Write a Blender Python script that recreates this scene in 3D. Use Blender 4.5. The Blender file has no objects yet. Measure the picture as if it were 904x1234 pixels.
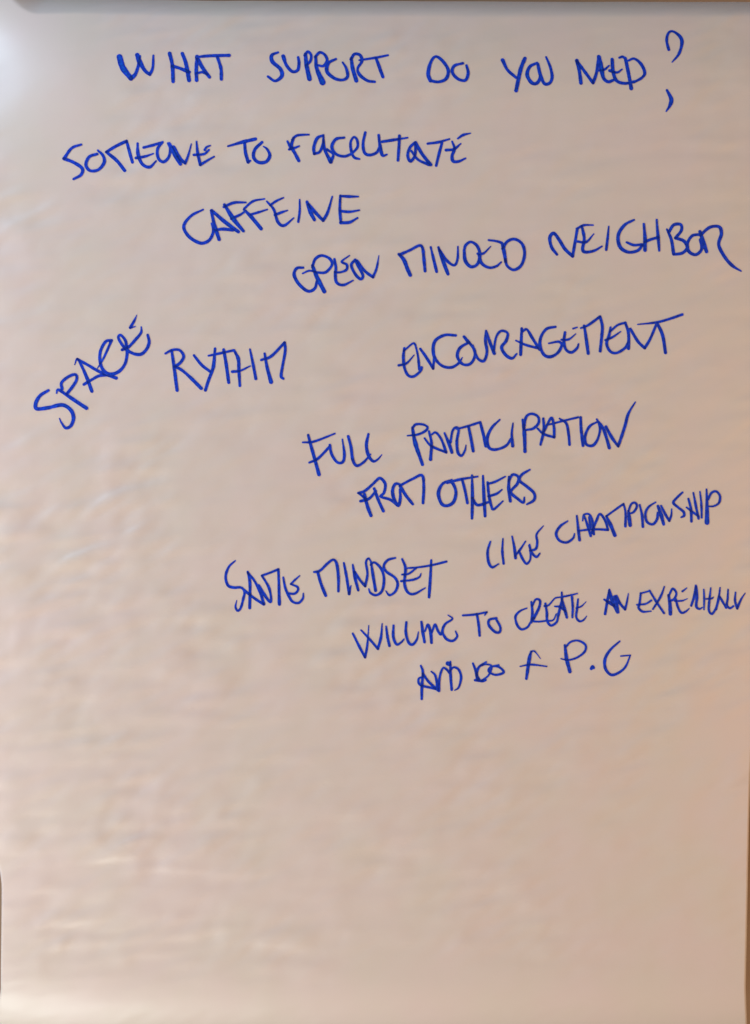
import bpy, math
import numpy as np
from mathutils import Vector

# ------------------------------------------------------------------ camera, light, exposure
MM = 0.73e-3                       # metres of paper per unit of the page's own grid
PW, PH = 904.0, 1234.0             # page grid (units), origin top left of what is seen
CAM_D = 1.15
sc = bpy.context.scene
cam_d = bpy.data.cameras.new('camera')
cam = bpy.data.objects.new('camera', cam_d)
sc.collection.objects.link(cam)
cam.location = (0, -CAM_D, 0)
cam.rotation_euler = (math.radians(90), 0, 0)
cam_d.sensor_fit = 'VERTICAL'
cam_d.sensor_height = 36
cam_d.lens = 36 * CAM_D / (PH * MM)
cam_d.clip_start = 0.01
cam_d.clip_end = 50
cam_d.dof.use_dof = False
sc.camera = cam

world = bpy.data.worlds.new('World')
sc.world = world
world.use_nodes = True
bg = world.node_tree.nodes['Background']
bg.inputs['Color'].default_value = (0.96, 0.93, 0.92, 1)
bg.inputs['Strength'].default_value = 0.13

def area(name, loc, target, sx, sy, watts, col):
    l = bpy.data.lights.new(name, 'AREA')
    l.shape = 'RECTANGLE'; l.size = sx; l.size_y = sy
    l.energy = watts; l.color = col
    o = bpy.data.objects.new(name, l)
    sc.collection.objects.link(o)
    o.location = loc
    o.rotation_euler = (Vector(target) - Vector(loc)).to_track_quat('-Z', 'Y').to_euler()
    return o
# window beside the page
area('window_light', (-1.0, -0.62, -0.20), (-0.1, 0, -0.10), 0.35, 1.2, 4.9, (1.0, 0.74, 0.61))
# warm lamps of the room, to the right behind the photographer
area('room_light', (1.5, -1.6, -0.25), (0, 0, -0.1), 1.2, 1.2, 17.4, (1.0, 0.50, 0.17))
# added fill lamps from below; the first brightens the sheet's lower left
area('low_left_fill', (-0.72, -0.42, -1.40), (-0.25, 0, -0.45), 0.8, 0.6, 8.0, (0.90, 0.98, 0.95))
area('low_warm_fill', (0.1, -0.8, -1.5), (0.1, 0, -0.45), 1.6, 0.8, 1.8, (1.0, 0.30, 0.12))  # added fill lamp, warms the bottom edge of the sheet
# bright pane of sky mirrored in the sheen of the upper left corner
area('bright_pane', (-1.36, -1.06, 1.08), (-0.33, 0, 0.38), 0.25, 0.36, 14.5, (0.56, 0.77, 1.0))

sc.view_settings.view_transform = 'Standard'
sc.view_settings.look = 'None'
sc.view_settings.exposure = 0
sc.view_settings.gamma = 1
sc.view_settings.use_curve_mapping = False

# ------------------------------------------------------------------ materials
def nt(name):
    m = bpy.data.materials.new(name); m.use_nodes = True
    return m, m.node_tree, m.node_tree.nodes, m.node_tree.links

def paper_mat():
    m, t, n, l = nt('coated_paper')
    b = n['Principled BSDF']
    tc = n.new('ShaderNodeTexCoord')
    big = n.new('ShaderNodeTexNoise'); big.inputs['Scale'].default_value = 14; big.inputs['Detail'].default_value = 3
    l.new(tc.outputs['Object'], big.inputs['Vector'])
    r = n.new('ShaderNodeValToRGB')
    r.color_ramp.elements[0].position = 0.35; r.color_ramp.elements[0].color = (0.82, 0.79, 0.785, 1)
    r.color_ramp.elements[1].position = 0.65; r.color_ramp.elements[1].color = (0.80, 0.80, 0.765, 1)
    l.new(big.outputs['Fac'], r.inputs['Fac'])
    l.new(r.outputs['Color'], b.inputs['Base Color'])
    b.inputs['Roughness'].default_value = 0.50
    b.inputs['Specular IOR Level'].default_value = 0.45
    b.inputs['Coat Weight'].default_value = 0.5
    b.inputs['Coat Roughness'].default_value = 0.32
    fine = n.new('ShaderNodeTexNoise'); fine.inputs['Scale'].default_value = 900; fine.inputs['Detail'].default_value = 2
    l.new(tc.outputs['Object'], fine.inputs['Vector'])
    mid = n.new('ShaderNodeTexNoise'); mid.inputs['Scale'].default_value = 90; mid.inputs['Detail'].default_value = 4
    l.new(tc.outputs['Object'], mid.inputs['Vector'])
    b1 = n.new('ShaderNodeBump'); b1.inputs['Strength'].default_value = 0.10; b1.inputs['Distance'].default_value = 0.0004
    l.new(fine.outputs['Fac'], b1.inputs['Height'])
    b2 = n.new('ShaderNodeBump'); b2.inputs['Strength'].default_value = 0.12; b2.inputs['Distance'].default_value = 0.0010
    l.new(mid.outputs['Fac'], b2.inputs['Height'])
    l.new(b1.outputs['Normal'], b2.inputs['Normal'])
    l.new(b2.outputs['Normal'], b.inputs['Normal'])
    return m

def ink_mat():
    m, t, n, l = nt('blue_marker_ink')
    b = n['Principled BSDF']
    at = n.new('ShaderNodeAttribute'); at.attribute_name = 'rim'      # distance in from the rim of the ink
    tc = n.new('ShaderNodeTexCoord')
    ns = n.new('ShaderNodeTexNoise'); ns.inputs['Scale'].default_value = 160; ns.inputs['Detail'].default_value = 3
    l.new(tc.outputs['Object'], ns.inputs['Vector'])
    mx = n.new('ShaderNodeMath'); mx.operation = 'MULTIPLY_ADD'; mx.inputs[1].default_value = 0.9; mx.inputs[2].default_value = -0.45
    l.new(ns.outputs['Fac'], mx.inputs[0])
    ad = n.new('ShaderNodeMath'); ad.operation = 'ADD'
    l.new(at.outputs['Fac'], ad.inputs[0]); l.new(mx.outputs[0], ad.inputs[1])
    r = n.new('ShaderNodeValToRGB')
    e = r.color_ramp.elements
    e[0].position = 0.0; e[0].color = (0.026, 0.090, 0.70, 1)
    e[1].position = 1.0; e[1].color = (0.005, 0.10, 0.75, 1)
    k = e.new(0.28); k.color = (0.006, 0.046, 0.66, 1)
    k = e.new(0.60); k.color = (0.006, 0.050, 0.68, 1)
    l.new(ad.outputs[0], r.inputs['Fac'])
    lay = n.new('ShaderNodeAttribute'); lay.attribute_name = 'layers'     # ink laid over ink
    st = n.new('ShaderNodeTexNoise'); st.inputs['Scale'].default_value = 420; st.inputs['Detail'].default_value = 2
    l.new(tc.outputs['Object'], st.inputs['Vector'])
    sr = n.new('ShaderNodeMapRange'); sr.inputs['From Min'].default_value = 0.3; sr.inputs['From Max'].default_value = 0.7
    sr.inputs['To Min'].default_value = 0.74; sr.inputs['To Max'].default_value = 1.46
    l.new(st.outputs['Fac'], sr.inputs['Value'])
    lm = n.new('ShaderNodeMath'); lm.operation = 'MULTIPLY_ADD'; lm.inputs[1].default_value = -0.5; lm.inputs[2].default_value = 1.0
    l.new(lay.outputs['Fac'], lm.inputs[0])
    mm = n.new('ShaderNodeMath'); mm.operation = 'MULTIPLY'
    l.new(lm.outputs[0], mm.inputs[0]); l.new(sr.outputs['Result'], mm.inputs[1])
    vm = n.new('ShaderNodeVectorMath'); vm.operation = 'SCALE'
    l.new(r.outputs['Color'], vm.inputs[0]); l.new(mm.outputs[0], vm.inputs['Scale'])
    l.new(vm.outputs['Vector'], b.inputs['Base Color'])
    b.inputs['Roughness'].default_value = 0.5
    b.inputs['Specular IOR Level'].default_value = 0.15
    return m

def wall_mat():
    m, t, n, l = nt('brown_wall')
    b = n['Principled BSDF']
    tc = n.new('ShaderNodeTexCoord')
    ns = n.new('ShaderNodeTexNoise'); ns.inputs['Scale'].default_value = 30; ns.inputs['Detail'].default_value = 5
    l.new(tc.outputs['Object'], ns.inputs['Vector'])
    r = n.new('ShaderNodeValToRGB')
    r.color_ramp.elements[0].color = (0.33, 0.23, 0.15, 1)
    r.color_ramp.elements[1].color = (0.42, 0.30, 0.20, 1)
    l.new(ns.outputs['Fac'], r.inputs['Fac']); l.new(r.outputs['Color'], b.inputs['Base Color'])
    b.inputs['Roughness'].default_value = 0.8
    bp = n.new('ShaderNodeBump'); bp.inputs['Strength'].default_value = 0.2; bp.inputs['Distance'].default_value = 0.002
    l.new(ns.outputs['Fac'], bp.inputs['Height']); l.new(bp.outputs['Normal'], b.inputs['Normal'])
    return m
PAPER, INK, WALL = paper_mat(), ink_mat(), wall_mat()

# ------------------------------------------------------------------ the relief of the page
rng = np.random.default_rng(11)
GX0, GY0, GS = -40.0, -80.0, 2.0
NX, NY = 512, 720
def field(wl_long, wl_short, ang, seed):
    """smooth random relief, unit variance; wavelengths in page units, long axis turned by ang"""
    g = np.random.default_rng(seed).standard_normal((NY, NX))
    fy = np.fft.fftfreq(NY, GS)[:, None]; fx = np.fft.fftfreq(NX, GS)[None, :]
    a = math.radians(ang); c, s = math.cos(a), math.sin(a)
    u = fx * c - fy * s; v = fx * s + fy * c            # y runs down the page
    w = np.exp(-0.5 * ((u * wl_long) ** 2 + (v * wl_short) ** 2) * 2.2)
    f = np.fft.ifft2(np.fft.fft2(g) * w).real
    f -= f.mean(); return f / f.std()
xs = GX0 + GS * np.arange(NX); ys = GY0 + GS * np.arange(NY)
XX, YY = np.meshgrid(xs, ys)
left = 0.34 + 0.66 * np.exp(-np.clip(XX - 20, 0, None) / 300.0)
left = left * (1 - 0.98 * np.exp(-(np.clip(XX, 0, None) / 150.0) ** 4 - (np.clip(YY, 0, None) / 240.0) ** 4)) * (1 - 0.85 * np.clip((YY - 1130) / 60, 0, 1))
f1 = field(58, 17, 28, 1); f2 = field(95, 22, 6, 2); f3 = field(24, 14, 35, 3); f4 = field(420, 300, 0, 4)
f5 = field(50, 34, 55, 5)
f1 = 1.5 * np.tanh(f1 / 1.5); f2 = 1.5 * np.tanh(f2 / 1.5)
low = 0.75 + 0.45 * np.clip((YY - 350) / 600, 0, 1)
patch = 0.55 + 0.45 * np.clip(field(160, 130, 0, 6) + 0.6, 0, 1.6)          # some areas stay flat, others are crumpled
REL = (0.60 * f1 + 0.72 * f2 + 0.28 * f5) * left * low * patch + 0.075 * f3 * left * patch + 0.5 * f4 * (1 - np.exp(-(XX / 260.0) ** 2 - (YY / 260.0) ** 2))      # in mm

def bil(F, x, y):
    i = np.clip((x - GX0) / GS, 0, NX - 1.001); j = np.clip((y - GY0) / GS, 0, NY - 1.001)
    i0 = i.astype(int); j0 = j.astype(int); a = i - i0; b = j - j0
    # smoothstep-free bilinear: the grid is finer than the relief
    return (F[j0, i0] * (1 - a) * (1 - b) + F[j0, i0 + 1] * a * (1 - b)
            + F[j0 + 1, i0] * (1 - a) * b + F[j0 + 1, i0 + 1] * a * b)

def sstep(a, b, x):
    t = np.clip((x - a) / (b - a), 0, 1); return t * t * (3 - 2 * t)

def fold_line(x):
    """height on the page where the sheet starts to roll over the top; it climbs away at the left corner"""
    return 9.6 + 5.0 * sstep(40, 260, x) - 34.0 * np.clip(1 - (x + 2) / 44.0, 0, None) ** 1.9

def bulge(x, y):
    """how far the sheet stands forward of the plane, in metres (smooth shape + wrinkles)"""
    x = np.asarray(x, float); y = np.asarray(y, float)
    h = bil(REL, x, y)
    h = h - 15.0 * np.clip((125 - y) / 125, 0, None) ** 2                       # leans back towards the top
    h = h - 13.0 * np.clip((y - 1158) / 80, 0, None) ** 2.6                    # tail of the sheet curls back
    h = h - 5.0 * np.clip((130 - x) / 130, 0, None) ** 1.5 * np.clip((y - 1160) / 74, 0, None) ** 1.8
    h = h - 1.6 * np.clip((30 - x) / 34, 0, None) ** 2 * (0.15 + 0.85 * sstep(500, 1200, y))
    h = h - 8.5 * np.clip((105 - x) / 105, 0, None) ** 1.9 * np.exp(-((y - 72) / 75.0) ** 2)  # corner turned to the window
    h = h - 0.3 * np.clip((x - 860) / 44, 0, None) ** 2
    r = np.clip(fold_line(x) - y, 0, None)                                     # roll over the top
    soft = 1.0 + 16.0 * sstep(25, 260, x)                                      # a crisp fold at the corner, a soft bend further on
    h = h - (0.34 * r * r / (r + soft) + (0.012 + 0.0012 * x / 904) * r ** 2)
    return h * 1e-3

def to_world(x, y, lift=0.0):
    h = bulge(x, y) + lift
    return np.stack([(np.asarray(x) - PW / 2) * MM, -h, (PH / 2 - np.asarray(y)) * MM], -1)

def add_mesh(name, verts, faces, mat, parent=None, smooth=True):
    me = bpy.data.meshes.new(name)
    me.from_pydata([tuple(v) for v in verts], [], faces)
    me.materials.append(mat)
    if smooth:
        me.polygons.foreach_set('use_smooth', np.ones(len(me.polygons), bool))
    o = bpy.data.objects.new(name, me)
    sc.collection.objects.link(o)
    if parent: o.parent = parent
    return o

# ------------------------------------------------------------------ wall
wall_v = [(-4, .14, -3), (4, .14, -3), (4, .14, 3), (-4, .14, 3), (-4, .22, -3), (4, .22, -3), (4, .22, 3), (-4, .22, 3)]
wall_f = [(0, 1, 2, 3), (7, 6, 5, 4), (3, 2, 6, 7), (0, 4, 5, 1), (1, 5, 6, 2), (0, 3, 7, 4)]
wall = add_mesh('wall', wall_v, wall_f, WALL, smooth=False)
wall['kind'] = 'structure'

# ------------------------------------------------------------------ the sheet
page = bpy.data.objects.new('flip_chart_page', None)
sc.collection.objects.link(page)
page['label'] = 'large white flip chart sheet with handwritten blue marker notes, curling at its edges'
page['category'] = 'flip chart page'

def left_edge(y):
    return -6.0 + 7.6 * sstep(1015, 1070, y) - 3.0 * sstep(1192, 1216, y) + 0.5 * np.sin(y / 40.0)
def right_edge(y):
    return np.interp(y, [-60, 700, 900, 950, 1000, 1075, 1150, 1190, 1240, 1320], [913, 910, 906, 903.8, 902.5, 901.1, 899.6, 898.8, 900.2, 900])
def edge_on_sheet(fn, y):
    x = fn(y)
    for _ in range(3):
        x = PW / 2 + (fn(y) - PW / 2) * (CAM_D - bulge(x, y)) / CAM_D
    return x

nu, nv = 330, 470
U = np.linspace(0, 1, nu)
V = np.concatenate([np.linspace(-45, 60, 70)[:-1], np.linspace(60, 1300, nv - 69)])
uu, yy = np.meshgrid(U, V)
xl, xr = edge_on_sheet(left_edge, V)[:, None], edge_on_sheet(right_edge, V)[:, None]
xx = xl + (xr - xl) * uu
P = to_world(xx, yy)
idx = np.arange(nu * len(V)).reshape(len(V), nu)
quads = np.stack([idx[:-1, :-1], idx[1:, :-1], idx[1:, 1:], idx[:-1, 1:]], -1).reshape(-1, 4)
front = P.reshape(-1, 3)
back = front + np.array([0, 0.00018, 0])
n0 = len(front)
faces = [tuple(q) for q in quads.tolist()] + [tuple(n0 + k for k in reversed(q)) for q in quads.tolist()]
rim = list(idx[0, :]) + list(idx[1:, -1]) + list(idx[-1, -2::-1]) + list(idx[-2:0:-1, 0])
rim = [int(k) for k in rim]
for a, b in zip(rim, rim[1:] + rim[:1]):
    faces.append((a, b, b + n0, a + n0))
paper = add_mesh('paper', np.concatenate([front, back]).tolist(), faces, PAPER, page)

# ------------------------------------------------------------------ handwriting
# each word: (text, origin x, y, scale, {letters}); strokes as x,y[,width] ; | new stroke ; / sharp corner
WORDS = [
('what', 120, 20, 4.52, [
 ('w', '105,212,25 125,275,28 170,335,22 / 195,310,16 212,250,14 218,208,9 | 202,202,20 215,240,22 245,290,18 272,312,14 / 287,275,13 290,205,9'),
 ('h', '378,192,17 394,260,17 400,352,16 | 447,192,16 468,250,17 487,345,19 | 395,264,15 440,278,15 487,298,17'),
 ('a', '528,210,16 525,280,17 528,345,17 | 528,215,18 560,275,18 598,328,15 | 530,305,12 560,300,12 585,312,12'),
 ('t', '528,212,10 600,206,15 704,206,16 | 640,215,14 660,280,15 663,340,15')]),
('support', 310, 20, 4.52, [
 ('s', '112,186,11 78,203,16 82,240,18 125,282,18 134,322,17 98,350,14 58,325,11'),
 ('u', '140,208,17 158,260,15 190,297,14 220,290,14 227,250,14 222,215,12'),
 ('p', '262,195,14 268,260,20 285,340,20 | 258,205,13 275,183,13 293,205,13 288,240,13 265,262,11'),
 ('p', '318,210,14 324,280,18 356,358,26 | 315,215,13 340,188,13 368,203,13 380,235,13 360,266,13 330,262,11'),
 ('o', '428,226,12 388,250,15 380,298,17 420,335,15 465,344,14 492,325,14 485,280,12 465,245,9'),
 ('r', '512,220,14 520,280,18 540,348,18 | 510,228,14 530,197,15 560,203,15 570,238,15 547,280,12 558,315,16 600,347,15 640,353,12'),
 ('t', '556,232,9 640,218,13 712,203,10 | 648,222,13 665,270,16 685,326,14')]),
('do', 500, 20, 4.52, [
 ('d', '85,348,17 73,310,17 85,250,15 112,212,13 150,235,15 182,288,16 170,337,15 128,355,13 85,348,14'),
 ('o', '262,250,12 215,265,14 205,302,14 235,337,14 275,345,14 291,305,15 282,262,11')]),
('you', 500, 20, 4.52, [
 ('y', '480,230,17 505,285,15 552,330,13 | 602,220,16 577,285,17 552,402,18'),
 ('o', '668,246,13 628,268,15 613,315,17 638,358,17 668,358,15 684,318,13 670,250,11'),
 ('u', '672,252,15 684,310,15 706,362,15 735,360,15 749,325,15 740,270,13 718,212,9')]),
('need', 680, 20, 4.52, [
 ('n', '72,232,16 84,290,16 92,360,17 | 72,235,15 120,305,14 158,360,14 / 178,300,14 192,208,14'),
 ('e', '194,210,17 204,270,20 215,330,16 240,353,14 270,343,12 | 190,290,11 220,285,11 247,262,8'),
 ('e', '265,225,15 268,290,16 285,345,16 330,362,14 385,352,13 | 250,290,13 290,300,12 318,282,7 | 305,216,11 322,210,12 337,222,12'),
 ('d', '337,218,14 350,290,16 366,390,17 | 355,232,11 385,222,13 420,250,15 441,300,15 425,330,13 380,356,12')]),
('question_mark', 680, 20, 4.52, [
 ('hook', '576,170,13 567,115,13 580,70,12 605,62,12 640,90,16 650,130,16 630,195,12 592,242,6'),
 ('dot', '560,400,12 583,450,20 575,485,15 555,517,6')]),
('someone', 60, 140, 4.52, [
 ('s', '172,155,10 120,175,14 78,232,15 / 130,252,15 177,285,16 170,320,15 130,343,11'),
 ('o', '258,206,12 215,222,15 197,265,15 220,297,14 265,292,14 296,252,15 290,215,13 262,186,9'),
 ('m', '408,296,15 365,242,17 308,195,13 / 360,163,14 418,135,13 / 430,180,15 450,250,14'),
 ('e', '478,148,12 482,210,16 505,262,15 545,278,14 580,245,8 | 470,228,13 520,220,13 565,205,8 | 512,172,12 560,160,13 615,143,11'),
 ('o', '615,143,11 588,180,14 592,230,14 620,250,14 648,225,14 657,180,13 645,150,11'),
 ('n', '652,152,16 682,208,22 712,262,16 | 676,170,16 705,225,18 738,258,12 / 755,215,11 772,153,6'),
 ('e', '800,140,8 806,200,14 820,265,14 / 860,240,12 895,220,9 | 785,212,12 840,207,11 868,185,9 | 845,185,12 855,170,10 875,162,8')]),
('to', 250, 140, 4.52, [
 ('t', '112,164,8 190,142,16 262,125,15 | 203,150,13 208,200,15 222,250,15 | 222,250,13 234,243,9'),
 ('o', '298,142,13 260,180,15 252,225,15 280,252,15 320,248,15 340,215,15 325,180,11 305,165,6')]),
('facilitate', 250, 140, 4.52, [
 ('f', '470,118,12 458,165,15 478,205,16 498,244,14 | 436,138,10 455,175,14 | 462,130,11 485,108,12 520,103,12 553,102,8 | 445,182,11 480,172,12 500,164,8'),
 ('a', '632,105,10 598,122,15 580,170,15 582,206,13 / 612,195,13 630,150,13 632,105,9 | 632,130,12 640,185,14 672,250,18 | 672,250,16 685,210,11 652,182,11'),
 ('c', '745,118,11 700,127,13 678,168,15 700,207,13 745,220,13 785,207,12'),
 ('i', '785,207,11 817,170,12 815,130,12 797,115,11 780,145,12 785,195,14 800,226,13 828,235,9')]),
('facilitate_end', 400, 140, 4.52, [
 ('l', '182,90,13 170,150,13 178,200,14 207,213,14 245,198,13 260,165,11'),
 ('i', '255,105,12 262,160,15 275,214,15 300,210,9'),
 ('t', '275,140,12 330,131,14 412,118,8 | 368,108,13 365,170,14 360,242,14'),
 ('a', '452,145,13 425,172,13 413,215,14 428,247,13 452,215,12 456,160,12 | 456,145,14 490,205,15 538,265,16 | 432,190,11 470,238,12 528,265,14'),
 ('t', '522,150,12 580,142,13 640,125,9 | 600,146,12 585,200,14 568,270,13'),
 ('e', '655,138,9 668,178,13 655,215,15 660,245,15 690,247,14 728,230,9 | 622,185,13 665,180,13 702,150,7 | 686,122,9 715,103,13 755,93,6')]),
('caffeine', 200, 220, 3.616, [
 ('c', '162,118,7 110,145,11 78,190,12 100,235,12 150,264,12 188,252,12 206,215,10 199,178,6'),
 ('a', '197,122,9 213,190,14 232,248,13 | 200,122,11 255,170,15 316,215,12 | 212,208,10 250,203,12 292,208,11'),
 ('f', '255,97,10 295,160,17 338,212,11 | 252,107,9 297,88,11 348,87,7 | 285,158,10 325,140,10 350,122,6'),
 ('f', '340,118,9 372,150,14 415,202,13 | 342,113,9 380,82,10 430,72,6 | 370,140,9 405,130,10 442,118,6'),
 ('e', '440,83,7 470,118,10 488,172,12 515,188,11 557,155,6 | 455,100,8 480,82,10 512,67,6 | 475,142,10 505,130,10 530,122,6'),
 ('i', '583,75,6 583,125,10 577,172,9'),
 ('n', '615,85,11 630,130,14 647,163,12 | 622,95,10 655,135,13 685,166,11 / 705,130,11 725,62,6'),
 ('e', '760,58,8 758,115,11 762,172,11 | 760,60,9 800,62,10 838,62,6 | 762,125,10 800,128,10 843,121,6 | 762,176,11 800,174,11 835,155,7')]),
('open', 340, 270, 4.52, [
 ('o', '115,238,11 80,242,14 66,278,15 92,328,15 140,366,15 178,352,14 190,310,12'),
 ('p', '165,235,12 180,192,13 215,172,13 258,188,13 272,222,13 240,262,13 200,265,11 150,255,9 112,270,8 | 165,225,13 190,290,20 230,368,18'),
 ('e', '285,192,12 293,240,13 290,275,14 298,320,14 335,333,13 387,308,7 | 367,172,6 325,205,11 352,222,12 350,250,11 315,264,11 288,262,11'),
 ('n', '398,195,13 377,225,13 400,275,14 428,300,13 440,280,12 415,230,14 400,197,13 | 408,200,13 450,255,14 495,290,13 / 515,240,11 527,173,5')]),
('minded', 470, 260, 4.52, [
 ('m', '48,210,13 75,240,17 95,290,17 110,324,17 | 55,212,13 110,188,13 160,163,13 178,180,14 185,240,15 191,302,13'),
 ('i', '222,172,10 238,240,14 254,305,14'),
 ('n', '264,173,12 290,250,17 316,318,15 | 268,185,13 310,245,14 350,270,13 368,235,12 370,168,7'),
 ('d', '404,190,13 410,245,16 440,278,15 475,265,14 490,215,15 475,165,14 440,143,12 412,162,13 404,190,12'),
 ('e', '478,207,12 510,205,12 548,168,6 | 485,215,14 500,260,15 540,283,13 580,275,12 606,253,8 | 538,133,10 575,138,11 607,148,13 622,170,13'),
 ('d', '612,158,13 620,190,16 630,250,15 | 612,180,12 640,140,13 680,128,13 720,155,14 733,210,14 715,270,14 675,295,13 640,275,13 627,240,12')]),
('neighbor', 650, 240, 3.559, [
 ('n', '75,238,10 52,205,12 45,165,12 62,147,11 85,175,12 110,215,12 142,246,11 / 152,190,11 162,130,10'),
 ('e', '160,128,9 190,113,9 230,112,6 | 182,118,10 192,170,11 185,215,11 197,228,11 235,222,10 268,203,6 | 163,182,9 200,185,10 233,150,5'),
 ('i', '297,118,6 292,170,10 286,218,10'),
 ('g', '405,90,7 365,112,11 338,155,12 345,205,12 380,228,12 420,222,11 440,200,9 | 374,186,8 405,198,10 440,195,9'),
 ('h', '447,108,9 452,160,12 452,220,13 | 502,90,8 508,160,12 513,222,8 | 450,185,10 480,173,10 510,165,10'),
 ('b', '546,130,7 565,175,12 575,235,12 | 555,142,10 575,112,11 605,110,11 608,135,11 583,168,11 / 618,180,12 634,208,12 612,232,12 575,238,10'),
 ('o', '690,152,10 655,158,11 635,190,11 640,225,12 670,239,11 695,215,11 690,175,11'),
 ('r', '688,140,12 703,185,14 716,226,12 | 690,155,11 730,122,11 770,120,12 780,150,12 768,195,12 790,245,12 825,285,12 864,309,6')]),
('space', 30, 370, 5.318, [
 ('s', '152,535,14 100,568,18 72,615,20 78,652,20 150,646,20 240,628,20 295,660,20 312,710,20 295,760,17 262,775,15 237,745,11 222,713,6'),
 ('p', '205,553,8 216,530,14 270,565,18 340,612,20 395,648,20 | 240,525,16 236,485,16 280,447,15 325,433,15 332,465,16 305,512,17 270,558,16'),
 ('a', '320,370,6 338,333,12 370,390,16 400,460,19 430,540,18 | 338,335,14 410,375,16 480,415,16 585,455,18 | 378,496,16 430,465,16 480,440,16 560,435,16'),
 ('c', '466,392,6 505,330,12 557,215,16 / 520,222,16 487,280,17 482,340,17 500,400,18 545,430,18 600,415,18 640,370,17 655,310,17 655,262,16'),
 ('e', '655,262,16 645,215,16 615,180,15 600,195,15 620,235,15 655,275,18 700,300,17 745,302,18 780,270,18 797,225,17 788,180,14 | 625,275,16 665,258,16 710,210,16 745,165,14 746,128,8'),
 ('accent', '718,50,4 700,90,14 675,132,15 | 675,135,12 708,124,6')]),
('rythm', 180, 390, 4.52, [
 ('r', '88,163,10 125,144,12 165,145,13 187,178,14 170,212,14 140,234,13 / 175,252,14 220,290,15 282,352,16 | 122,150,12 134,230,15 151,363,15'),
 ('y', '243,173,12 285,225,14 330,260,13 | 358,136,12 352,210,16 345,250,16 322,310,15 305,362,15'),
 ('t', '322,175,9 380,163,12 462,145,11 | 405,142,14 420,230,15 432,320,15'),
 ('h', '466,153,12 485,195,16 488,260,15 493,338,13 | 452,262,13 495,257,11 550,231,7 | 548,140,10 565,220,14 580,300,14'),
 ('m', '628,163,11 642,240,15 663,318,17 | 610,198,11 665,177,13 737,103,12 / 740,150,13 726,230,13 718,285,14 730,300,11')]),
('encouragement', 470, 380, 4.52, [
 ('e', '78,180,11 73,230,14 80,290,13 100,328,13 130,333,12 165,305,12 172,285,13 | 48,273,12 90,262,11 132,216,5 | 75,195,10 125,153,8 138,163,10'),
 ('n', '138,160,9 152,220,11 160,295,12 | 165,183,12 195,225,14 235,290,13 / 240,230,11 236,170,12'),
 ('c', '358,110,12 300,108,13 250,135,14 235,180,15 245,235,14 285,276,13 335,284,13 375,260,12 394,230,5'),
 ('o', '403,117,12 428,148,16 | 425,150,13 380,180,14 367,225,15 395,266,13 435,266,13 460,230,13 460,190,14 432,150,13'),
 ('u', '450,165,12 465,210,12 485,242,13 513,247,13 528,200,14 520,140,14 523,85,10'),
 ('r', '525,88,10 545,150,15 568,208,15 | 565,195,11 578,120,11 605,86,12 640,98,12 632,140,14 608,175,15 630,217,14 665,235,13 690,210,8'),
 ('a', '717,73,12 714,150,15 711,215,14 | 722,88,12 745,78,11 775,125,14 815,188,14 | 686,138,8 740,162,12 815,182,12')]),
('encouragement_end', 640, 360, 4.52, [
 ('g', '132,154,12 85,165,13 55,205,13 48,255,15 70,305,15 105,317,14 145,295,14 166,255,12 150,235,11 96,244,9'),
 ('e', '184,185,12 178,235,14 190,278,13 220,293,13 250,270,12 258,247,8 | 165,224,10 205,222,11 243,192,5 | 228,164,9 250,157,7'),
 ('m', '288,148,12 300,220,15 311,298,14 | 270,161,9 310,145,12 375,98,12 / 387,150,14 385,200,14 376,286,14'),
 ('e', '432,157,10 424,200,13 411,245,13 430,287,13 465,296,12 510,270,13 528,240,12 | 403,226,10 440,212,11 487,180,6 | 428,182,9 470,145,10 512,132,11'),
 ('n', '512,132,12 530,190,14 530,272,14 | 540,165,12 580,232,14 618,270,13 / 650,215,13 684,133,12'),
 ('t', '580,141,6 680,130,12 750,112,12 822,87,12 | 686,135,13 715,200,15 731,295,14')]),
('full', 350, 490, 4.52, [
 ('f', '97,155,13 114,220,15 156,370,16 | 68,195,9 130,190,12 242,147,8 | 103,305,10 150,283,12 215,217,12'),
 ('u', '215,210,12 225,260,13 255,303,13 285,302,13 294,260,13 283,178,7'),
 ('l', '315,162,12 330,220,14 340,290,14 362,322,14 400,302,12 436,260,8'),
 ('l', '425,150,11 414,210,15 425,265,15 450,297,13 475,288,10 498,262,5')]),
('participation', 470, 470, 4.52, [
 ('p', '122,205,12 138,290,20 177,406,14 | 95,249,7 150,243,11 190,225,12 205,203,11 180,188,11 140,188,12 122,210,10'),
 ('a', '212,225,10 226,290,14 221,378,15 | 188,263,9 225,305,12 306,340,12 / 280,270,12 250,232,11 228,242,10'),
 ('r', '297,235,10 320,290,15 337,340,14 | 330,285,11 340,225,11 360,204,11 374,218,12 364,280,13 370,340,14 390,358,12 408,330,9 414,300,5'),
 ('t', '365,213,10 430,195,11 492,175,11 | 428,200,12 442,270,14 453,333,14'),
 ('i', '492,178,13 508,240,14 522,305,15'),
 ('c', '598,162,9 555,205,13 530,260,14 538,313,14 575,325,13 630,305,13 658,268,12'),
 ('i', '670,180,6 663,240,12 668,305,15'),
 ('p', '722,162,10 732,240,18 735,335,15 | 730,215,11 740,150,12 770,130,12 805,145,12 809,180,13 780,210,12 740,218,10')]),
('participation_end', 600, 470, 4.52, [
 ('a', '247,156,11 250,220,14 232,298,11 | 216,210,9 250,240,12 306,258,12 / 305,200,12 290,153,12 252,225,10'),
 ('t', '275,190,8 330,175,10 437,149,10 | 335,156,9 372,182,13 385,240,14 390,298,13'),
 ('i', '450,150,12 454,220,14 463,303,14'),
 ('o', '545,172,9 500,198,12 475,250,13 480,295,13 515,303,13 542,270,12 556,215,12 548,175,11'),
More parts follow.
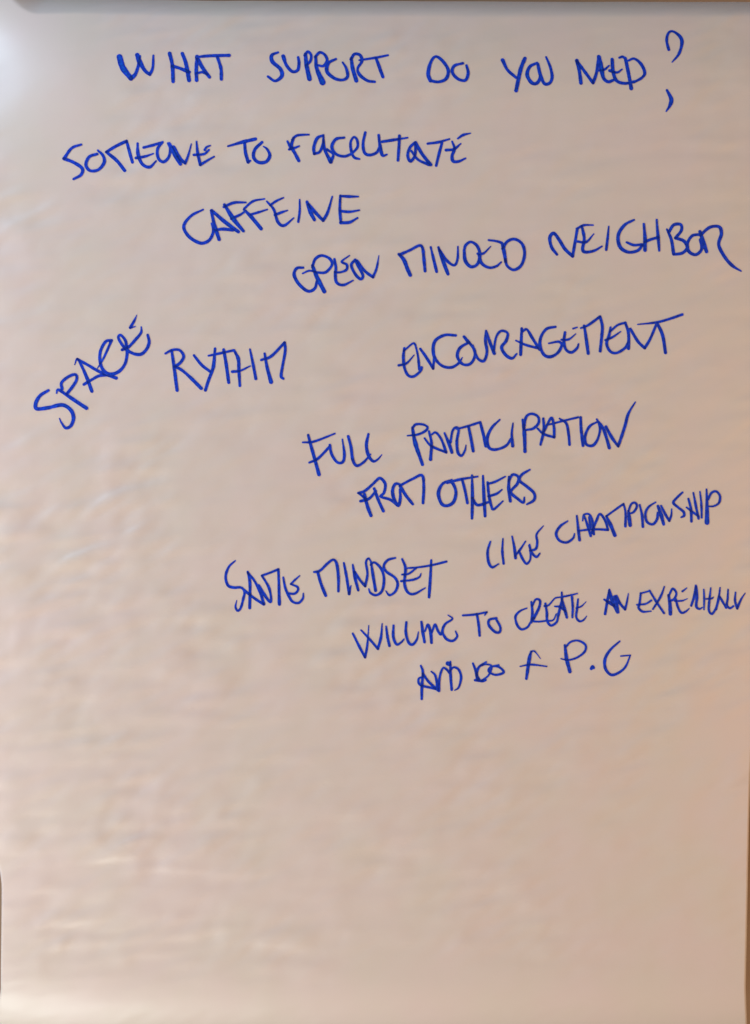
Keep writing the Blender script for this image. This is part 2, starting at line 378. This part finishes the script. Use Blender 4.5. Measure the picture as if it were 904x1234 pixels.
 ('n', '538,160,8 575,215,15 606,315,14 | 588,200,12 620,260,14 655,307,13 / 690,200,14 710,130,13 748,66,6')]),
('from', 420, 550, 3.616, [
 ('f', '70,165,10 82,215,13 98,258,12 | 43,160,9 75,148,11 130,98,9 | 53,195,10 90,184,10 120,150,8 | 45,160,8 75,185,10'),
 ('r', '112,140,10 130,190,12 152,238,11 | 115,110,10 138,95,11 160,120,11 155,158,11 140,175,9 180,188,11 213,212,11'),
 ('o', '232,125,9 205,120,11 192,150,12 200,190,12 218,214,12 226,180,11 224,145,9'),
 ('m', '225,130,12 250,170,12 280,208,10 | 225,127,9 280,98,10 320,83,11 328,130,11 325,203,10')]),
('others', 420, 550, 3.616, [
 ('o', '450,103,8 410,120,11 392,160,12 405,205,12 430,215,12 458,198,12 468,155,12 452,115,11 425,112,10'),
 ('t', '430,115,10 490,100,10 563,88,7 | 495,100,9 508,150,11 518,203,10'),
 ('h', '538,83,8 540,170,13 538,270,11 | 586,85,8 590,170,13 595,260,11 | 540,182,10 562,212,11 608,200,10'),
 ('e', '606,113,9 612,170,11 622,215,10 633,230,10 673,195,6 | 608,120,9 640,110,9 683,88,6 | 610,174,10 645,163,10 669,145,6'),
 ('r', '700,90,10 698,140,12 705,195,11 | 698,110,9 715,80,10 740,90,10 735,120,11 708,155,10 740,187,11 762,201,10 766,178,6'),
 ('s', '790,58,7 755,80,11 745,105,11 775,130,11 808,160,11 808,190,11 777,209,7')]),
('like', 570, 580, 4.52, [
 ('l', '95,328,8 80,380,12 85,440,13 105,468,12 140,450,7'),
 ('i', '163,312,7 160,380,12 167,448,11'),
 ('k', '213,300,8 225,360,13 232,418,13 | 232,405,9 260,367,11 286,327,7 | 250,378,11 270,422,12 292,449,11 312,425,10 312,380,9 305,350,8'),
 ('e', '308,345,9 318,385,12 345,412,12 364,393,8 | 310,378,10 342,368,12 350,330,11 347,288,11 384,242,5')]),
('championship', 570, 580, 4.52, [
 ('c', '515,217,8 475,245,12 453,285,13 470,322,12 510,333,12 545,310,11 553,285,6'),
 ('h', '565,188,9 572,250,13 580,320,13 | 575,270,10 630,263,10 | 603,182,8 622,235,12 641,298,11'),
 ('a', '597,215,8 603,183,9 632,180,10 650,215,12 658,288,12 | 632,195,10 640,250,11 | 645,285,10 672,215,12 692,178,11 720,215,12 735,265,12 / 690,262,11 640,262,10'),
 ('m', '726,190,10 750,240,17 772,294,16 | 726,190,9 775,155,11 820,123,10 / 831,170,11 830,245,12')]),
('championship_end', 720, 580, 5.022, [
 ('p', '188,180,14 192,220,19 198,266,20 | 188,180,12 205,138,12 228,130,12 239,152,13 220,185,12 195,196,9'),
 ('i', '256,143,10 270,210,14 275,275,13'),
 ('o', '352,127,8 310,155,12 290,195,13 300,245,14 335,260,13 360,230,13 364,190,11'),
 ('n', '366,150,14 385,205,20 400,260,14 | 385,148,11 410,200,15 434,240,13 / 446,205,11 448,168,7'),
 ('s', '515,67,10 480,100,13 459,130,13 490,160,13 520,185,14 523,208,14 506,218,9'),
 ('h', '550,106,11 565,170,15 568,243,13 | 580,70,9 595,150,14 611,225,13 | 538,158,9 570,182,12 612,213,12'),
 ('i', '620,62,8 628,140,12 630,220,11'),
 ('p', '660,48,8 662,130,16 662,250,24 | 670,110,11 690,70,12 720,62,12 741,90,13 735,130,12 705,150,10 675,152,8')]),
('same', 260, 660, 6.027, [
 ('s', '142,95,9 95,140,15 72,210,17 88,273,17 130,290,17 182,290,16 208,320,16 200,370,17 180,440,15 158,458,14 143,430,12 152,383,6'),
 ('a', '232,176,14 248,260,18 246,438,18 | 235,185,16 280,240,16 320,320,18 350,410,18 | 190,292,14 240,337,17 290,375,17 348,412,17'),
 ('m', '312,275,18 345,330,20 390,392,17 402,375,15 385,290,16 335,203,14 / 400,180,15 455,157,15 / 458,250,16 460,350,18 462,412,20'),
 ('e', '490,216,13 504,290,17 525,340,18 555,390,16 600,402,16 632,370,14 636,332,8 | 610,204,8 575,235,14 545,265,12 / 592,285,15 596,312,15 570,335,15 528,332,15')]),
('mindset', 370, 660, 5.022, [
 ('m', '65,150,16 85,220,15 113,290,17 | 43,148,11 80,138,13 125,95,13 160,73,12 180,100,15 190,180,15 190,264,13'),
 ('i', '223,93,11 240,180,15 255,280,15 / 266,230,6'),
 ('n', '277,103,10 290,180,17 310,258,13 | 288,145,12 320,195,14 352,233,14 / 366,160,12 357,90,12 372,65,11 388,85,11'),
 ('d', '388,90,12 400,170,16 415,260,15 | 385,105,10 410,90,12 450,130,14 466,190,14 455,260,14 420,288,13 385,275,12 374,250,7'),
 ('s', '535,62,10 490,75,13 465,110,14 480,145,14 530,180,14 549,220,15 535,265,14 500,288,13 477,262,6'),
 ('e', '576,69,11 596,125,15 590,215,14 610,270,14 650,280,13 716,244,7 | 575,163,10 615,158,11 660,125,10 | 570,203,12 640,195,12 680,178,11 690,157,7'),
 ('t', '610,124,10 680,118,11 760,105,12 844,84,12 | 752,76,11 748,160,15 739,300,15')]),
('willing', 415, 720, 4.52, [
 ('w', '46,197,10 80,265,13 113,326,12 / 125,260,11 133,153,5 | 91,178,8 135,225,12 183,280,12 / 200,215,12 206,143,6'),
 ('i', '228,158,9 235,215,13 246,264,12'),
 ('l', '268,153,10 267,215,13 285,256,13 310,245,11 325,228,8'),
 ('l', '338,135,10 335,190,13 350,245,13 372,257,12 395,230,10 404,188,5'),
 ('i', '420,133,11 428,190,15 437,243,13'),
 ('n', '440,185,9 455,148,11 470,190,15 475,247,13 | 478,190,9 494,148,11 510,182,12 526,202,11 533,175,8'),
 ('g', '565,96,6 589,117,9 550,145,12 535,185,12 555,225,13 590,237,12 615,213,10 606,184,7')]),
('to', 415, 720, 4.52, [
 ('t', '646,98,9 710,93,11 776,80,9 / 764,98,5 | 722,90,11 732,150,13 737,208,12'),
 ('o', '828,113,11 790,122,12 788,152,13 820,187,13 846,188,12 849,160,11 828,120,11')]),
('create', 600, 690, 6.027, [
 ('c', '210,258,9 160,280,14 128,320,15 140,380,16 172,412,15 215,397,15 238,360,13'),
 ('r', '243,213,13 250,290,18 243,362,15 | 250,240,13 275,195,14 305,203,15 300,250,17 262,330,18 / 255,352,14 300,356,12 350,350,12 400,345,10 424,300,9'),
 ('e', '345,225,14 355,290,16 358,350,16 385,384,15 425,360,14 440,310,12 | 340,243,14 370,235,13 410,190,10 432,180,10'),
 ('a', '463,143,10 465,200,16 445,280,18 430,350,12 | 463,190,15 483,260,19 500,325,17 | 413,245,10 450,250,14 490,280,14'),
 ('t', '430,182,9 500,170,13 577,152,9 | 538,178,15 543,250,16 540,325,13'),
 ('e', '582,193,12 575,260,15 568,320,15 590,352,14 620,345,12 644,316,6 | 568,257,10 605,245,11 641,211,5')]),
('an', 715, 690, 4.783, [
 ('a', '92,98,9 80,165,14 67,238,12 | 92,105,13 110,165,19 138,228,14 | 62,155,10 90,172,16 120,192,13'),
 ('n', '122,138,14 134,180,16 142,228,13 | 132,135,12 155,180,14 182,212,12 / 192,170,11 201,120,5')]),
('experience', 715, 690, 4.783, [
 ('e', '272,118,10 265,180,11 260,203,12 285,225,11 332,222,7 | 270,120,9 325,105,9 | 250,185,9 300,180,10 333,160,10'),
 ('x', '322,103,9 360,165,12 406,233,11 | 408,80,7 385,140,12 343,210,9'),
 ('p', '432,130,12 440,180,17 443,238,18 | 432,138,10 455,93,11 477,118,11 465,150,11 440,165,10'),
 ('e', '473,148,10 485,195,12 505,230,12 530,225,11 551,207,6 | 468,163,9 510,162,9 541,150,5 | 512,108,10 537,89,6'),
 ('r', '590,75,10 582,130,14 563,190,11 | 592,80,12 596,140,14 592,193,13 610,209,11 629,200,6'),
 ('i', '635,96,7 637,150,11 637,213,7'),
 ('e', '675,88,7 668,150,11 665,215,12 682,238,11 703,210,11 712,178,8 | 637,152,8 680,149,9 690,140,5'),
 ('n', '729,86,7 720,150,12 706,212,11 | 722,130,10 745,170,12 764,202,11'),
 ('c', '775,97,8 772,150,11 768,185,11 785,205,11 806,193,10'),
 ('e', '818,113,8 815,160,12 828,206,12 / 850,155,11 874,118,5')]),
('and', 490, 770, 6.027, [
 ('a', '104,195,12 118,240,16 112,340,18 110,436,16 | 118,250,14 160,310,16 232,376,16 | 118,275,12 88,290,14 92,327,15 130,345,16 232,366,16'),
 ('n', '180,236,10 210,270,15 226,372,17 | 235,376,17 240,280,15 262,213,13 290,220,14 312,250,12'),
 ('d', '300,178,26 308,182,24 | 318,165,12 320,270,18 328,368,17 | 318,228,11 345,205,13 380,225,14 396,280,16 380,350,14 350,373,8')]),
('do', 490, 770, 6.027, [
 ('d', '482,177,12 505,240,18 515,300,20 | 578,167,12 525,205,16 510,260,17 530,295,14 | 498,300,17 550,305,18 574,298,14 | 535,195,13 580,184,12 618,200,13 595,265,11 545,302,12'),
 ('o', '668,190,12 610,205,14 597,235,14 640,260,14 690,252,15 705,235,15 670,203,15 628,198,11')]),
('a', 610, 760, 5.022, [
 ('a', '152,125,10 140,170,19 122,290,15 | 148,128,9 172,125,9 208,170,4 | 85,216,7 150,205,11 245,216,8')]),
('p', 610, 760, 5.022, [
 ('p', '355,88,12 366,170,20 386,248,18 | 332,170,7 375,178,9 430,162,11 475,125,12 478,85,12 435,60,11 390,68,11 362,97,11')]),
('full_stop', 610, 760, 5.022, [('dot', '514,230,14 523,220,20 530,226,12')]),
('g', 610, 760, 5.022, [
 ('g', '686,64,10 630,115,14 598,170,15 600,228,15 635,267,15 680,255,13 722,218,12 750,148,8 / 693,153,8')]),
]

def spline(pts):
    """Catmull-Rom through x,y,w points, resampled about every 0.4 unit"""
    p = np.array(pts, float)
    if len(p) == 1: return p
    if len(p) > 2:
        q = np.vstack([2 * p[0] - p[1], p, 2 * p[-1] - p[-2]])
    else:
        q = np.vstack([p[0], p, p[-1]])
    out = []
    for k in range(1, len(q) - 2):
        a, b, c, d = q[k - 1:k + 3]
        n = max(3, int(np.hypot(*(c - b)[:2]) / 0.7))
        t = (np.arange(n) / n)[:, None]
        if len(p) == 2:
            out.append(b + (c - b) * t)
        else:
            s = 0.5 * (2 * b + (c - a) * t + (2 * a - 5 * b + 4 * c - d) * t ** 2 + (3 * b - a - 3 * c + d) * t ** 3)
            s[:, 2] = b[2] + (c[2] - b[2]) * t[:, 0]
            out.append(s)
    out.append(p[-1:])
    return np.vstack(out)

GRID = 0.5
WIDTH = 1.23
count = [0]
def letter_mesh(text, ox, oy, k, lift):
    segs = []
    for stroke in text.split('|'):
        for bit_i, pts in enumerate([None]):
            runs = [[tuple(float(c) for c in tok.split(',')) for tok in r.split()] for r in stroke.split('/')]
            last = None
            for r in runs:
                if last is not None: r = [last] + r
                last = r[-1]
                s = spline([(ox + a / k, oy + b / k, w / k * WIDTH / 2) for a, b, w in r])
                segs.append(s)
    count[0] += 1
    rg = np.random.default_rng(count[0])
    allp = np.vstack(segs)
    pad = allp[:, 2].max() + 1.5
    x0, y0 = np.floor((allp[:, :2].min(0) - pad) / GRID) * GRID
    x1, y1 = allp[:, :2].max(0) + pad
    gx = np.arange(x0, x1, GRID); gy = np.arange(y0, y1, GRID)
    F = np.full((len(gy), len(gx)), -99.0)
    N = np.zeros(F.shape)
    for s in segs:
        G = np.full(F.shape, -99.0)
        w = s[:, 2] * (1 + 0.05 * np.interp(np.arange(len(s)), np.arange(0, len(s) + 12, 6), rg.standard_normal(len(np.arange(0, len(s) + 12, 6)))))
        for (px, py, _), pw in zip(s, w):
            i0 = max(0, int((px - pw - 1.2 - x0) / GRID)); i1 = int((px + pw + 1.2 - x0) / GRID) + 2
            j0 = max(0, int((py - pw - 1.2 - y0) / GRID)); j1 = int((py + pw + 1.2 - y0) / GRID) + 2
            d = pw - np.hypot(gx[None, i0:i1] - px, gy[j0:j1, None] - py)
            np.maximum(G[j0:j1, i0:i1], d, out=G[j0:j1, i0:i1])
        np.maximum(F, G, out=F)
        N += np.clip(G / 0.8 + 0.4, 0, 1)
    # marching squares, shared vertices
    verts, rim, lay, key = [], [], [], {}
    def node(j, i):
        kk = (0, j, i)
        if kk not in key:
            key[kk] = len(verts); verts.append((gx[i], gy[j])); rim.append(F[j, i]); lay.append(N[j, i])
        return key[kk]
    def cut(j, i, j2, i2):
        if (j2, i2) < (j, i): j, i, j2, i2 = j2, i2, j, i
        kk = (1, j, i, j2, i2)
        if kk not in key:
            a, b = F[j, i], F[j2, i2]; t = a / (a - b)
            key[kk] = len(verts)
            verts.append((gx[i] + (gx[i2] - gx[i]) * t, gy[j] + (gy[j2] - gy[j]) * t)); rim.append(0.0); lay.append(max(N[j, i], N[j2, i2]))
        return key[kk]
    ins = F > 0
    cnt = ins[:-1, :-1].astype(int) + ins[1:, :-1] + ins[1:, 1:] + ins[:-1, 1:]
    faces = []
    for j, i in zip(*np.nonzero(cnt)):
        cs = [(j, i), (j + 1, i), (j + 1, i + 1), (j, i + 1)]
        poly = []
        for a in range(4):
            p, q = cs[a], cs[(a + 1) % 4]
            pin, qin = ins[p], ins[q]
            if pin: poly.append(node(*p))
            if pin != qin: poly.append(cut(*p, *q))
        if len(poly) >= 3: faces.append(tuple(poly))
    v = np.array(verts)
    return to_world(v[:, 0], v[:, 1], lift), faces, np.array(rim), np.clip(np.array(lay) - 1, 0, 1)

SAY = {'facilitate_end': ('facilitate', 1), 'encouragement_end': ('encouragement', 1),
       'participation_end': ('participation', 1), 'championship_end': ('championship', 1)}
word = None; n_letter = 0
for name, ox, oy, k, letters in WORDS:
    if name not in SAY:
        word = bpy.data.objects.new('handwritten_mark' if name in ('question_mark', 'full_stop') else 'handwritten_word', None)
        sc.collection.objects.link(word); word.parent = page
    for ch, st in letters:
        n_letter += 1
        v, f, rim_d, lay_d = letter_mesh(st, ox, oy, k, 0.00025 + 0.00003 * (n_letter % 5))
        nm = {'dot': 'ink_dot', 'hook': 'ink_hook', 'accent': 'ink_accent'}.get(ch, 'letter')
        o = add_mesh(nm, v.tolist(), f, INK, word)
        at = o.data.attributes.new('rim', 'FLOAT', 'POINT')
        at.data.foreach_set('value', np.clip(rim_d / 2.6, 0, 1).astype(np.float32))
        at = o.data.attributes.new('layers', 'FLOAT', 'POINT')
        at.data.foreach_set('value', lay_d.astype(np.float32))
print('letters', n_letter)
